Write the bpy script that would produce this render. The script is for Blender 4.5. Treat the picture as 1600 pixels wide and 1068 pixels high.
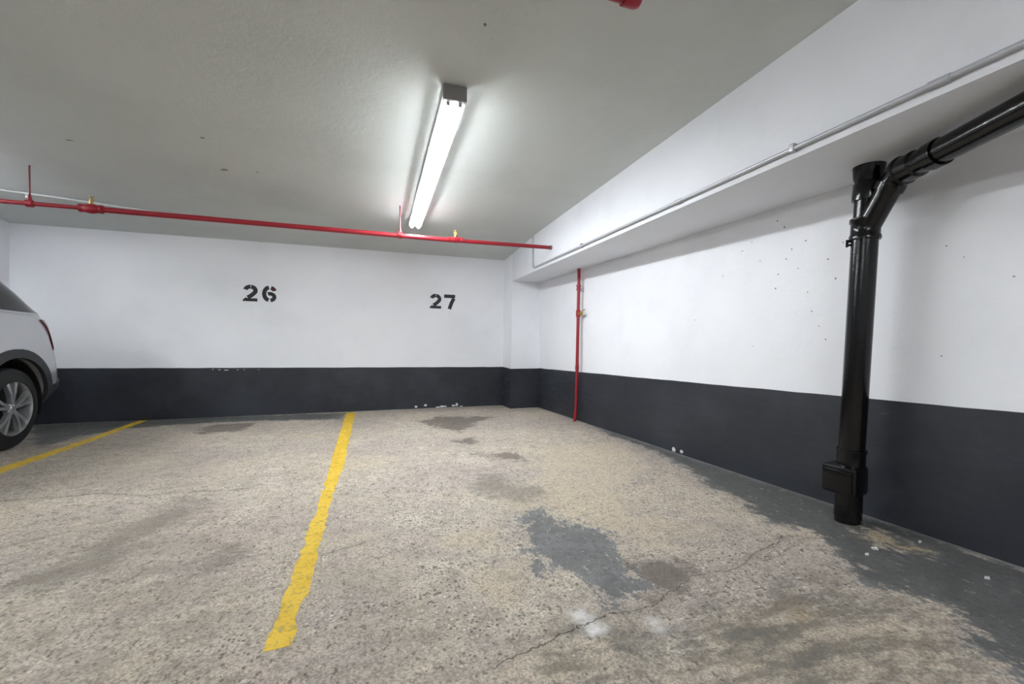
import bpy, bmesh, math, random
import numpy as np
from mathutils import Vector, Matrix
from mathutils.geometry import delaunay_2d_cdt

for _o in list(bpy.data.objects):
    bpy.data.objects.remove(_o)
scene = bpy.context.scene
COL = scene.collection

# ---------------------------------------------------------------- camera, world, exposure
cam_data = bpy.data.cameras.new('camera')
cam_data.sensor_width = 36.0
cam_data.lens = 15.4696
cam_data.clip_start = 0.02
cam = bpy.data.objects.new('camera', cam_data)
COL.objects.link(cam)
_fw = Vector((0.31699, 0.94841, -0.00575))
_rt = Vector((0.94833, -0.31687, 0.01626))
_up = Vector((-0.01360, 0.01061, 0.99985))
_m = Matrix((_rt, _up, -_fw)).transposed().to_4x4()
_m.translation = Vector((0, 0, 1.0))
cam.matrix_world = _m
scene.camera = cam

world = bpy.data.worlds.new('world')
scene.world = world
world.use_nodes = True
world.node_tree.nodes['Background'].inputs[0].default_value = (0.75, 0.8, 0.9, 1)
world.node_tree.nodes['Background'].inputs[1].default_value = 0.05

scene.view_settings.view_transform = 'Standard'
scene.view_settings.look = 'None'
scene.view_settings.gamma = 1.0
scene.view_settings.use_curve_mapping = False
scene.view_settings.exposure = 1.58
scene.cycles.max_bounces = 6
scene.cycles.diffuse_bounces = 4
scene.cycles.glossy_bounces = 2
scene.cycles.caustics_reflective = False
scene.cycles.caustics_refractive = False
scene.cycles.use_adaptive_sampling = True
scene.cycles.adaptive_threshold = 0.02
TUBE_STRENGTH = 30.0          # all fluorescent tubes of the garage

# ---------------------------------------------------------------- the place in numbers (metres)
D = 7.048                                   # back wall
def RW(y): return 2.8879 - 0.0313 * y       # face of the right wall
def BX(y): return 2.1359 + 0.0098 * y       # face of the beam
def SZ(y): return 2.0081 - 0.0125 * y       # underside of the beam
def FZ(x, y): return 0.0086 * x - 0.0169 * y   # the floor falls to the back
def UND(x, y):
    return .0022 * np.sin(2.1 * x + 1.3 * y) * np.sin(1.7 * y - .6 * x) + .0012 * np.sin(7 * x + 3) * np.sin(6 * y) - .002
YK = 5.55
def CZ(y):                                  # ceiling, with a flat haunch at the back wall
    if y <= YK: return 2.6533 - 0.0372 * y
    a = 2.6533 - 0.0372 * YK
    return a + (2.3044 - a) * (y - YK) / (D - YK)
Y0, XL = -5.0, -9.0

# ---------------------------------------------------------------- node helpers
def hexc(s):
    s = s.lstrip('#')
    def l(v):
        v /= 255.0
        return v / 12.92 if v <= .04045 else ((v + .055) / 1.055) ** 2.4
    return (l(int(s[0:2], 16)), l(int(s[2:4], 16)), l(int(s[4:6], 16)), 1)

class NT:
    def __init__(self, name):
        self.mat = bpy.data.materials.new(name)
        self.mat.use_nodes = True
        self.t = self.mat.node_tree
        self.t.nodes.clear()
        self.out = self.t.nodes.new('ShaderNodeOutputMaterial')
        self.bsdf = self.t.nodes.new('ShaderNodeBsdfPrincipled')
        self.t.links.new(self.bsdf.outputs[0], self.out.inputs[0])
        self.tc = self.t.nodes.new('ShaderNodeTexCoord')
    def set(self, sock, val):
        if isinstance(val, bpy.types.NodeSocket): self.t.links.new(val, sock)
        elif val is not None: sock.default_value = val
    def obj(self): return self.tc.outputs['Object']
    def mapping(self, scale=(1, 1, 1), loc=(0, 0, 0), vec=None, rot=(0, 0, 0)):
        n = self.t.nodes.new('ShaderNodeMapping')
        self.set(n.inputs['Vector'], vec or self.obj())
        n.inputs['Scale'].default_value = scale
        n.inputs['Location'].default_value = loc
        n.inputs['Rotation'].default_value = rot
        return n.outputs[0]
    def noise(self, scale, detail=4, rough=.55, vec=None, dist=0, out='Fac'):
        n = self.t.nodes.new('ShaderNodeTexNoise')
        self.set(n.inputs['Vector'], vec or self.obj())
        n.inputs['Scale'].default_value = scale
        n.inputs['Detail'].default_value = detail
        n.inputs['Roughness'].default_value = rough
        n.inputs['Distortion'].default_value = dist
        return n.outputs[0 if out == 'Fac' else 1]
    def voro(self, scale, feature='F1', vec=None, rand=1.0):
        n = self.t.nodes.new('ShaderNodeTexVoronoi')
        n.feature = feature
        self.set(n.inputs['Vector'], vec or self.obj())
        n.inputs['Scale'].default_value = scale
        n.inputs['Randomness'].default_value = rand
        return n
    def math(self, op, a, b=None, c=None, clamp=False):
        n = self.t.nodes.new('ShaderNodeMath')
        n.operation = op
        n.use_clamp = clamp
        self.set(n.inputs[0], a); self.set(n.inputs[1], b)
        if c is not None: self.set(n.inputs[2], c)
        return n.outputs[0]
    def ss(self, v, lo, hi, a=0.0, b=1.0):
        n = self.t.nodes.new('ShaderNodeMapRange')
        n.interpolation_type = 'SMOOTHSTEP'
        self.set(n.inputs[0], v)
        for i, q in enumerate((lo, hi, a, b)): n.inputs[i + 1].default_value = q
        return n.outputs[0]
    def mix(self, fac, a, b, mode='MIX'):
        n = self.t.nodes.new('ShaderNodeMix')
        n.data_type = 'RGBA'
        n.blend_type = mode
        self.set(n.inputs[0], fac)
        self.set(n.inputs[6], a); self.set(n.inputs[7], b)
        return n.outputs[2]
    def attr(self, name):
        n = self.t.nodes.new('ShaderNodeAttribute')
        n.attribute_name = name
        return n.outputs['Fac']
    def sep(self, vec=None):
        n = self.t.nodes.new('ShaderNodeSeparateXYZ')
        self.set(n.inputs[0], vec or self.obj())
        return n.outputs
    def bump(self, height, strength=.3, dist=.01):
        n = self.t.nodes.new('ShaderNodeBump')
        n.inputs['Strength'].default_value = strength
        n.inputs['Distance'].default_value = dist
        self.set(n.inputs['Height'], height)
        self.t.links.new(n.outputs[0], self.bsdf.inputs['Normal'])
    def fin(self, color, rough=.5, metal=0.0, **k):
        self.set(self.bsdf.inputs['Base Color'], color)
        self.set(self.bsdf.inputs['Roughness'], rough)
        self.set(self.bsdf.inputs['Metallic'], metal)
        for kk, vv in k.items(): self.set(self.bsdf.inputs[kk.replace('_', ' ')], vv)
        return self.mat

M = {}
def plain(name, color, rough=.5, metal=0.0, var=.12, scale=25, bump=0.0, **k):
    n = NT(name)
    c = hexc(color)
    d = tuple(v * (1 - 2 * var) for v in c[:3]) + (1,)
    col = n.mix(n.noise(scale, 5), d, c)
    if bump: n.bump(n.noise(scale * 6, 3), bump, .004)
    M[name] = n.fin(col, rough, metal, **k)

def wall_paint(name, base, stain, bump=.22, rough=.55):
    n = NT(name)
    big = n.ss(n.noise(1.1, 6, .6), .42, .72)
    col = n.mix(n.math('MULTIPLY', big, .45), hexc(base), hexc(stain))
    spk = n.ss(n.noise(60, 2, .5), .70, .76)
    col = n.mix(n.math('MULTIPLY', spk, .25), col, hexc(stain))
    n.bump(n.noise(16, 5, .72), bump, .01)
    M[name] = n.fin(col, rough)

wall_paint('white_paint', '#f4f6fb', '#e6e8ee')
wall_paint('ceiling_paint', '#d0d4d2', '#c0c4c1', bump=.3, rough=.7)
wall_paint('beam_paint', '#e8eaf0', '#d2d4d8')

def band_paint():
    n = NT('dark_band_paint')
    big = n.ss(n.noise(1.6, 6, .62), .38, .7)
    col = n.mix(big, hexc('#272a32'), hexc('#343840'))
    st = n.noise(3.2, 7, .68, vec=n.mapping((1.2, 1.2, 7)))
    sc = n.ss(st, .62, .74)
    col = n.mix(n.math('MULTIPLY', sc, .35), col, hexc('#565b60'))
    n.bump(n.noise(16, 5, .7), .2, .01)
    M['band'] = n.fin(col, n.ss(st, .3, .7, .38, .6))
band_paint()

def floor_material():
    n = NT('stained_concrete')
    big = n.noise(.9, 3, .6)
    mid = n.noise(4.5, 4, .62)
    fine = n.noise(26, 4, .65)
    vfine = n.noise(110, 2, .6)
    wob = n.math('ADD', n.math('MULTIPLY', n.math('SUBTRACT', mid, .5), .34),
                 n.math('ADD', n.math('MULTIPLY', n.math('SUBTRACT', fine, .5), .16),
                        n.math('MULTIPLY', n.math('SUBTRACT', vfine, .5), .06)))
    def mask(a, lo, hi, k=1.0):
        return n.ss(n.math('ADD', n.attr(a), n.math('MULTIPLY', wob, k)), lo, hi)
    # cement paste
    col = n.mix(n.ss(big, .35, .65), hexc('#b8ada0'), hexc('#c9bca6'))
    col = n.mix(n.ss(mid, .35, .7), col, hexc('#dad0bf'))
    tan = mask('tan', -.05, .08)
    tan2 = n.math('MAXIMUM', tan, n.ss(n.noise(1.3, 3, .62, vec=n.mapping(loc=(9, 1, 0))), .52, .66, 0, .8))
    col = n.mix(n.math('MULTIPLY', tan2, .75), col, hexc('#cdbfa5'))
    gr = n.noise(11, 5, .72, vec=n.mapping((1, 1, 1), loc=(7, 2, 0)))
    rough_ = n.math('SUBTRACT', 1.0, n.math('MULTIPLY', tan2, .55))
    pk = n.ss(n.noise(.75, 4, .65, vec=n.mapping(loc=(3, 9, 0))), .42, .60)
    col = n.mix(n.math('MULTIPLY', pk, n.math('MULTIPLY', rough_, .75)), col, hexc('#b3a7a0'))
    col = n.mix(n.math('MULTIPLY', rough_, n.ss(gr, .50, .64, 0, .5)), col, hexc('#8f8474'))
    col = n.mix(n.ss(gr, .32, .44, .5, 0), col, hexc('#ded5c6'))
    col = n.mix(n.math('MULTIPLY', n.ss(fine, .48, .66), .5), col, hexc('#857d73'))
    col = n.mix(n.ss(vfine, .44, .64, 0, .6), col, hexc('#766d60'))
    col = n.mix(n.ss(vfine, .30, .42, .45, 0), col, hexc('#e0d9ce'))
    # worn zones where pebbles show, smooth tan zones where the skin is left
    agg = n.math('MAXIMUM', mask('agg', -.05, .07), n.ss(n.noise(1.7, 3, .6, vec=n.mapping(loc=(4, 7, 0))), .42, .58, .28, .95))
    agg = n.math('MULTIPLY', agg, n.math('SUBTRACT', 1.0, n.math('MULTIPLY', tan, .85)))
    wv = n.t.nodes.new('ShaderNodeVectorMath'); wv.operation = 'ADD'
    n.t.links.new(n.obj(), wv.inputs[0])
    sc_ = n.t.nodes.new('ShaderNodeVectorMath'); sc_.operation = 'SCALE'
    n.t.links.new(n.noise(40, 2, .5, out='Color'), sc_.inputs[0]); sc_.inputs['Scale'].default_value = .012
    n.t.links.new(sc_.outputs[0], wv.inputs[1])
    v1 = n.voro(62, vec=wv.outputs[0])
    peb = n.t.nodes.new('ShaderNodeValToRGB')
    sepc = n.t.nodes.new('ShaderNodeSeparateColor')
    n.t.links.new(v1.outputs['Color'], sepc.inputs[0])
    n.t.links.new(sepc.outputs[0], peb.inputs[0])
    r = peb.color_ramp
    r.interpolation = 'CONSTANT'
    r.elements[0].position = 0; r.elements[0].color = hexc('#4c4742')
    r.elements[1].position = .13; r.elements[1].color = hexc('#8d857e')
    for p, c in ((.3, '#aaa29c'), (.55, '#bdb4ad'), (.78, '#cfc8c0'), (.93, '#e2ddd6')):
        e = r.elements.new(p); e.color = hexc(c)
    inpeb = n.ss(v1.outputs['Distance'], .30, .46, 1, 0)
    col = n.mix(n.math('MULTIPLY', n.math('MULTIPLY', agg, inpeb), .85), col, peb.outputs[0])
    # pits everywhere
    v2 = n.voro(30, vec=wv.outputs[0])
    sep2 = n.t.nodes.new('ShaderNodeSeparateColor')
    n.t.links.new(v2.outputs['Color'], sep2.inputs[0])
    pit = n.math('MULTIPLY', n.ss(sep2.outputs[1], .80, .86), n.ss(v2.outputs['Distance'], .10, .26, 1, 0))
    pit = n.math('MULTIPLY', pit, n.ss(fine, .42, .55))
    col = n.mix(n.math('MULTIPLY', pit, .75), col, hexc('#4a443e'))
    grain = n.noise(48, 3, .6, vec=n.mapping((1, .7, 1), loc=(1, 8, 0)))
    col = n.mix(n.math('MULTIPLY', rough_, n.ss(grain, .59, .67, 0, .8)), col, hexc('#544b40'))
    # stains and broad darker areas
    col = n.mix(n.math('MULTIPLY', mask('smudge', -.10, .10, 1.4), .6), col, hexc('#6f685f'))
    col = n.mix(n.math('MULTIPLY', mask('ochre', -.06, .08, .6), .55), col, hexc('#8f7c52'))
    dst = n.noise(5.5, 5, .7, vec=n.mapping((1.0, 2.4, 1), rot=(0, 0, .6), loc=(2, 5, 0)))
    dirt = n.math('MULTIPLY', mask('dirt', -.12, .14, .8), n.ss(dst, .40, .60))
    col = n.mix(n.math('MULTIPLY', dirt, .72), col, n.mix(n.ss(mid, .4, .6), hexc('#6a6357'), hexc('#62605c')))
    broad_dark = n.math('MULTIPLY', mask('broad_dark', -.2, .25, 1.0), n.ss(dst, .36, .66, .25, 1))  # broad darker areas; the near left one paints in light falloff
    col = n.mix(n.math('MULTIPLY', broad_dark, .40), col, hexc('#7d756b'))
    col = n.mix(n.math('MULTIPLY', mask('brown', -.05, .06, 1.5), .78), col, hexc('#625a52'))
    dw = n.math('ADD', n.math('MULTIPLY', n.math('SUBTRACT', mid, .5), .22),
                n.math('ADD', n.math('MULTIPLY', n.math('SUBTRACT', n.noise(13, 4, .72, vec=n.mapping((1.5, .8, 1))), .5), .50), n.math('MULTIPLY', n.math('SUBTRACT', vfine, .5), .05)))
    dk = n.ss(n.math('ADD', n.attr('dark'), dw), -.022, .03)
    flk = n.ss(n.noise(21, 4, .7, vec=n.mapping((1.6, .8, 1), loc=(3, 3, 0))), .61, .67)
    dk2 = n.math('MULTIPLY', dk, n.math('SUBTRACT', 1.0, n.math('MULTIPLY', flk, .8)))
    dcol = n.mix(n.ss(mid, .35, .65), hexc('#5c5f60'), hexc('#75787a'))
    dcol = n.mix(n.ss(n.attr('strip'), -.05, .05, 0, .8), dcol, hexc('#4d5152'))
    dcol = n.mix(n.ss(fine, .45, .62, 0, .45), dcol, hexc('#474a4d'))
    col = n.mix(n.math('MULTIPLY', dk2, .9), col, dcol)
    col = n.mix(n.math('MULTIPLY', mask('white', -.03, .04, .4), n.ss(fine, .34, .5, .25, .95)), col, hexc('#f0f0ee'))
    # pale dusty seam at the foot of the walls
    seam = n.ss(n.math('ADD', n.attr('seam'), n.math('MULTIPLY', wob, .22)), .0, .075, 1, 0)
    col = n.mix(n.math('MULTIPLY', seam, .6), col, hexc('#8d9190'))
    # cracks
    cw = n.math('ADD', n.math('MULTIPLY', n.math('SUBTRACT', n.noise(9, 3, .7), .5), .07),
                n.math('MULTIPLY', n.math('SUBTRACT', n.noise(45, 1, .6), .5), .022))
    ca = n.math('ABSOLUTE', n.math('ADD', n.attr('crack'), cw))
    wid = n.ss(big, .3, .7, .4, 1.0)
    cr = n.ss(n.math('DIVIDE', ca, wid), .0018, .0055, 1, 0)
    crw = n.ss(ca, .006, .05, .3, 0)
    col = n.mix(crw, col, hexc('#857d72'))
    col = n.mix(n.math('MULTIPLY', cr, .82), col, hexc('#3a352f'))
    hv = n.voro(62, vec=n.obj())
    h = n.math('ADD', n.noise(34, 3, .65), n.math('MULTIPLY', n.ss(hv.outputs['Distance'], .25, .5, 1, 0), .35))
    n.bump(h, .55, .006)
    rg = n.math('SUBTRACT', n.ss(mid, .3, .7, .62, .85), n.math('MULTIPLY', dk, .22))
    M['floor'] = n.fin(col, rg)
floor_material()

def yellow_paint():
    n = NT('yellow_road_paint')
    f = n.noise(22, 6, .65)
    col = n.mix(n.ss(n.noise(5, 5), .35, .65), hexc('#d9b21f'), hexc('#e6c23c'))
    v = n.voro(70)
    col = n.mix(n.ss(f, .52, .66, 0, .55), col, hexc('#9b8129'))
    col = n.mix(n.math('MULTIPLY', n.ss(n.noise(48, 4, .72), .55, .66), .8), col, hexc('#8a8068'))
    n.bump(n.math('ADD', f, v.outputs['Distance']), .5, .005)
    M['yellow'] = n.fin(col, .6)
yellow_paint()

plain('red_enamel', '#a3202e', .38, 0, .16, 30, .15)
plain('rod_red', '#8a2a30', .5, 0, .2, 60)
plain('brass', '#b79a55', .35, .8)
plain('white_metal', '#d9d9d8', .45, 0, .05)
plain('cap_grey', '#8f8c8c', .5, 0, .05)
plain('conduit', '#c3c5cb', .42, .35, .08, 40)
plain('cable_white', '#e6e8ea', .5, 0, .05)
plain('black_gloss', '#08080a', .17, 0, .3, 18, .12, Specular_IOR_Level=.4)
plain('stencil_black', '#2a2a2e', .6, 0, .25, 60)
plain('stencil_red', '#5a1f2c', .6, 0, .25, 60)
plain('chalk', '#e8e8e6', .8, 0, .06, 60)
plain('pit_dark', '#85868c', .8, 0, .2, 60)
plain('tan_mark', '#8a8266', .8, 0, .2, 60)
plain('car_paint', '#c3c5cb', .28, .35, .03, 6, Coat_Weight=.6)
plain('car_glass', '#15171a', .08, 0, .1)
plain('car_plastic', '#3a3c40', .55, 0, .15, 80)
plain('tyre', '#17181a', .75, 0, .2, 60)
plain('alloy', '#c9cbcf', .3, .75, .05)
plain('dark_void', '#0a0a0b', .8)
plain('tail_red', '#7a1d26', .2, 0, .2, 30)
plain('lamp_clear', '#d8dade', .1, 0, .05)
plain('chrome', '#d0d2d6', .12, 1.0, .03)

def tube_mat():
    n = NT('lit_tube')
    M['tube'] = n.fin((1, 1, 1, 1), .4, Emission_Color=(0.93, 0.97, 1.0, 1), Emission_Strength=TUBE_STRENGTH)
tube_mat()
def lens_mat():
    m = bpy.data.materials.new('prismatic_lens'); m.use_nodes = True
    t = m.node_tree; t.nodes.clear()
    o = t.nodes.new('ShaderNodeOutputMaterial'); mx = t.nodes.new('ShaderNodeMixShader')
    a = t.nodes.new('ShaderNodeBsdfTranslucent'); b = t.nodes.new('ShaderNodeBsdfDiffuse')
    a.inputs[0].default_value = (.95, .96, .97, 1); b.inputs[0].default_value = (.85, .86, .87, 1)
    mx.inputs[0].default_value = .75
    t.links.new(a.outputs[0], mx.inputs[1]); t.links.new(b.outputs[0], mx.inputs[2]); t.links.new(mx.outputs[0], o.inputs[0])
    M['lens'] = m
lens_mat()

# ---------------------------------------------------------------- object helpers
def link(name, me, mat, parent=None, kind=None):
    o = bpy.data.objects.new(name, me)
    COL.objects.link(o)
    if mat: 
        if not me.materials: me.materials.append(M[mat])
    if parent: o.parent = parent
    if kind: o['kind'] = kind
    return o
def pydata(name, vs, fs, mat, parent=None, kind=None, smooth=False):
    me = bpy.data.meshes.new(name)
    me.from_pydata([tuple(v) for v in vs], [], [tuple(f) for f in fs])
    bm = bmesh.new(); bm.from_mesh(me)
    bmesh.ops.recalc_face_normals(bm, faces=bm.faces)
    bm.to_mesh(me); bm.free()
    if smooth: shade(me)
    return link(name, me, mat, parent, kind)
def shade(me, angle=40):
    for p in me.polygons: p.use_smooth = True
    me.set_sharp_from_angle(angle=math.radians(angle))
def thing(name, label, cat, loc=(0, 0, 0), group=None, rot=(0, 0, 0)):
    o = bpy.data.objects.new(name, None)
    COL.objects.link(o)
    o.empty_display_size = .1
    o.location = loc; o.rotation_euler = rot
    tag(o, label, cat, group)
    return o
def tag(o, label, cat, group=None):
    o['label'] = label; o['category'] = cat
    if group: o['group'] = group
    return o
def hexa(c8):      # 8 corners: bottom 4 ccw, top 4 ccw
    return list(c8), [(3, 2, 1, 0), (4, 5, 6, 7), (0, 1, 5, 4), (1, 2, 6, 5), (2, 3, 7, 6), (3, 0, 4, 7)]
def box(x0, x1, y0, y1, z0, z1):
    return hexa([(x0, y0, z0), (x1, y0, z0), (x1, y1, z0), (x0, y1, z0), (x0, y0, z1), (x1, y0, z1), (x1, y1, z1), (x0, y1, z1)])
def boxo(name, b, mat, parent=None, bev=0.0, kind=None):
    vs, fs = box(*b)
    o = pydata(name, vs, fs, mat, parent, kind)
    if bev:
        bm = bmesh.new(); bm.from_mesh(o.data)
        bmesh.ops.bevel(bm, geom=list(bm.edges), offset=bev, segments=2, affect='EDGES', profile=.6)
        bm.to_mesh(o.data); bm.free(); shade(o.data)
    return o
def tube_data(path, rad, seg=16, cap=True):
    path = [Vector(p) for p in path]
    n = len(path)
    rad = rad if isinstance(rad, (list, tuple)) else [rad] * n
    tang = []
    for i in range(n):
        a = path[max(i - 1, 0)]; b = path[min(i + 1, n - 1)]
        d = (b - a)
        if d.length < 1e-9: d = Vector((0, 0, 1))
        tang.append(d.normalized())
    ref = Vector((0, 0, 1)) if abs(tang[0].z) < .9 else Vector((1, 0, 0))
    u = tang[0].cross(ref).normalized()
    vs, fs = [], []
    for i in range(n):
        t = tang[i]
        u = (u - t * u.dot(t)).normalized()
        w = t.cross(u)
        for k in range(seg):
            a = 2 * math.pi * k / seg
            vs.append(path[i] + (u * math.cos(a) + w * math.sin(a)) * rad[i])
    for i in range(n - 1):
        for k in range(seg):
            k2 = (k + 1) % seg
            fs.append((i * seg + k, i * seg + k2, (i + 1) * seg + k2, (i + 1) * seg + k))
    if cap:
        fs.append(tuple(range(seg))[::-1]); fs.append(tuple((n - 1) * seg + k for k in range(seg)))
    return vs, fs
def tube(name, path, rad, mat, parent=None, seg=16, kind=None, cap=True):
    vs, fs = tube_data(path, rad, seg, cap)
    return pydata(name, vs, fs, mat, parent, kind, smooth=True)
def along(a, b, prof):      # profile [(t metres from a, r)] along a straight axis -> path, radii (repeat t for a step)
    a, b = Vector(a), Vector(b); d = (b - a).normalized()
    return [a + d * (t + i * 1e-5) for i, (t, r) in enumerate(prof)], [r for t, r in prof]
def lathe(name, a, b, prof, mat, parent=None, seg=20, cap=True):
    a, b = Vector(a), Vector(b); d = (b - a).normalized()
    ref = Vector((0, 0, 1)) if abs(d.z) < .9 else Vector((1, 0, 0))
    u = d.cross(ref).normalized(); w = d.cross(u)
    vs, fs = [], []
    n = len(prof)
    for t_, r_ in prof:
        for k in range(seg):
            q = 2 * math.pi * k / seg
            vs.append(a + d * t_ + (u * math.cos(q) + w * math.sin(q)) * max(r_, 1e-4))
    for i in range(n - 1):
        for k in range(seg):
            k2 = (k + 1) % seg
            fs.append((i * seg + k, i * seg + k2, (i + 1) * seg + k2, (i + 1) * seg + k))
    if cap:
        fs.append(tuple(range(seg))[::-1]); fs.append(tuple((n - 1) * seg + k for k in range(seg)))
    return pydata(name, vs, fs, mat, parent, None, smooth=True)
def bez(p0, p1, p2, n=8):
    p0, p1, p2 = Vector(p0), Vector(p1), Vector(p2)
    return [p0 * (1 - t) ** 2 + p1 * 2 * t * (1 - t) + p2 * t * t for t in (i / n for i in range(n + 1))]
def fillet(path, r, n=6):
    path = [Vector(p) for p in path]
    out = [path[0]]
    for i in range(1, len(path) - 1):
        a, b, c = path[i - 1], path[i], path[i + 1]
        ra = min(r, (a - b).length * .45); rc = min(r, (c - b).length * .45)
        out += bez(b + (a - b).normalized() * ra, b, b + (c - b).normalized() * rc, n)
    out.append(path[-1])
    return out
def prism(name, poly, origin, ux, uy, un, thick, mat, parent=None):
    # flat outline given some thickness: un points out of the surface it lies on
    O, ux, uy, un = Vector(origin), Vector(ux), Vector(uy), Vector(un)
    n = len(poly)
    vs = [O + ux * a + uy * b for a, b in poly] + [O + ux * a + uy * b + un * thick for a, b in poly]
    fs = [tuple(range(n)), tuple(range(2 * n - 1, n - 1, -1))] + [(i, (i + 1) % n, n + (i + 1) % n, n + i) for i in range(n)]
    return pydata(name, vs, fs, mat, parent)

# ================================================================ THE SETTING
POLY = {
    'dark_patch': [(0.83, 2.38), (1.03, 2.56), (1.07, 2.33), (1.14, 2.22), (1.26, 2.05), (1.18, 1.9), (1.16, 1.74), (1.12, 1.65), (1.15, 1.57), (1.03, 1.48), (0.94, 1.46), (0.89, 1.46), (0.91, 1.54), (0.91, 1.65), (0.9, 1.75), (0.81, 1.8), (0.71, 1.75), (0.78, 1.91), (0.78, 2.03), (0.84, 2.21)],
    'brown_by_patch': [(1.18, 1.78), (1.34, 1.76), (1.44, 1.59), (1.28, 1.53), (1.1, 1.44), (1.0, 1.38), (0.98, 1.43), (1.14, 1.57), (1.13, 1.67)],
    'strip': [(2.79, 5.39), (2.86, 3.48), (2.89, 2.04), (2.84, 1.06), (2.05, 0.69), (1.91, 0.76), (1.95, 0.85), (1.97, 0.92), (2.13, 1.01), (2.15, 1.11), (2.08, 1.21), (2.03, 1.3), (2.17, 1.49), (2.3, 1.71), (2.31, 1.75), (2.21, 1.9), (2.24, 2.06), (2.33, 2.26), (2.33, 2.51), (2.49, 2.88), (2.63, 3.48), (2.6, 4.18)],
    'strip_tan': [(2.62, 1.68), (2.64, 1.56), (2.63, 1.37), (2.54, 1.36), (2.49, 1.47), (2.48, 1.57)],
    'back_dark_l': [(-3.98, 7.08), (-2.73, 7.08), (-0.26, 6.95), (-0.23, 6.34), (-1.34, 6.54), (-1.85, 6.55), (-2.31, 6.5), (-2.66, 6.39), (-2.91, 6.05), (-2.96, 5.43)],
    'oil1': [(0.69, 5.89), (1.04, 6.17), (1.69, 5.9), (1.36, 5.43), (1.03, 5.01), (0.89, 5.31)],
    'oil2': [(-1.95, 6.21), (-1.71, 6.41), (-1.31, 6.38), (-1.37, 5.86), (-1.76, 5.79)],
    'oil3': [(0.92, 4.55), (1.1, 4.66), (1.12, 4.33), (0.96, 4.2)],
    'oil4': [(0.77, 3.24), (0.99, 3.28), (1.09, 2.94), (1.27, 2.91), (0.98, 2.58), (0.85, 2.78), (0.71, 3.0)],
    'oil5': [(0.99, 3.95), (1.33, 3.95), (1.31, 3.6), (1.11, 3.66)],
    'ochre': [(1.49, 1.29), (1.66, 1.32), (1.64, 1.22), (1.68, 1.16), (1.54, 1.14), (1.51, 1.22)],
    'brown_br': [(1.23, 1.26), (1.39, 1.25), (1.43, 1.15), (1.41, 1.02), (1.41, 0.97), (1.3, 0.96), (1.3, 1.07), (1.18, 1.16)],
    'brown_bc': [(0.82, 1.36), (0.92, 1.35), (0.92, 1.23), (0.87, 1.15), (0.78, 1.16), (0.85, 1.25)],
    'agg_r': [(1.49, 1.71), (1.77, 1.77), (2.12, 1.75), (2.22, 1.65), (1.88, 1.45), (1.6, 1.32), (1.38, 1.29), (1.21, 1.25), (1.0, 1.3), (1.05, 1.4), (1.26, 1.51), (1.45, 1.56)],
    'agg_c': [(0.19, 2.0), (0.41, 2.03), (0.51, 1.95), (0.47, 1.77), (0.47, 1.58), (0.7, 1.7), (0.69, 1.54), (0.53, 1.4), (0.26, 1.41), (0.08, 1.62)],
    'agg_mid': [(1.78, 2.71), (2.21, 2.92), (2.29, 2.54), (2.09, 2.22), (1.77, 2.18), (1.67, 2.41)],
    'tan1': [(0.48, 1.91), (0.72, 1.93), (0.65, 1.71), (0.57, 1.6), (0.47, 1.58), (0.45, 1.7)],
    'tan2': [(0.32, 2.27), (0.71, 2.32), (0.71, 2.05), (0.37, 2.08)],
    'tan3': [(1.68, 4.07), (2.53, 4.06), (2.31, 3.05), (1.75, 2.72), (1.53, 2.22), (1.96, 1.96), (1.76, 1.83), (1.36, 1.78), (1.29, 2.06), (1.15, 2.26), (1.06, 2.66)],
    'tan4': [(0.37, 1.32), (0.56, 1.34), (0.79, 1.31), (0.76, 1.13), (0.34, 1.21)],
    'tan5': [(1.18, 1.28), (1.4, 1.32), (1.57, 1.19), (1.92, 1.15), (2.02, 0.97), (1.81, 0.84), (1.72, 0.76), (0.94, 1.02)],
    'smudgeL': [(-1.37, 2.4), (-1.26, 2.7), (-1.18, 3.1), (-1.08, 3.38), (-0.94, 3.21), (-1.04, 2.75), (-1.1, 2.48), (-1.24, 2.29)],
    'smudgeL2': [(-0.75, 2.36), (-0.62, 2.49), (-0.54, 2.37), (-0.62, 2.27)],
    'dirt_r': [(1.07, 1.36), (1.38, 1.39), (1.86, 1.45), (2.02, 1.34), (2.06, 1.1), (1.95, 0.92), (1.82, 0.78), (1.49, 0.71), (0.76, 0.95)],
    'falloff_l': [(-1.9, 3.02), (-1.68, 3.42), (-0.96, 3.08), (-0.47, 2.33), (-0.32, 1.82), (-0.29, 1.29), (-0.95, 1.51)],  # light falling off on the near floor, painted as darker colour
    'dirt_m': [(0.55, 1.44), (0.78, 1.5), (0.93, 1.31), (0.81, 1.11), (0.69, 0.97), (0.38, 1.07)],
    'dark_far': [(-3.52, 5.91), (-2.6, 6.25), (-1.39, 4.93), (-1.14, 3.64), (-1.75, 3.56), (-2.31, 3.88)],  # broad darker area on the far left floor
    'dark_low': [(-0.24, 2.19), (0.21, 2.11), (0.44, 1.57), (0.34, 1.08), (-0.13, 1.24)],
}
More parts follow.
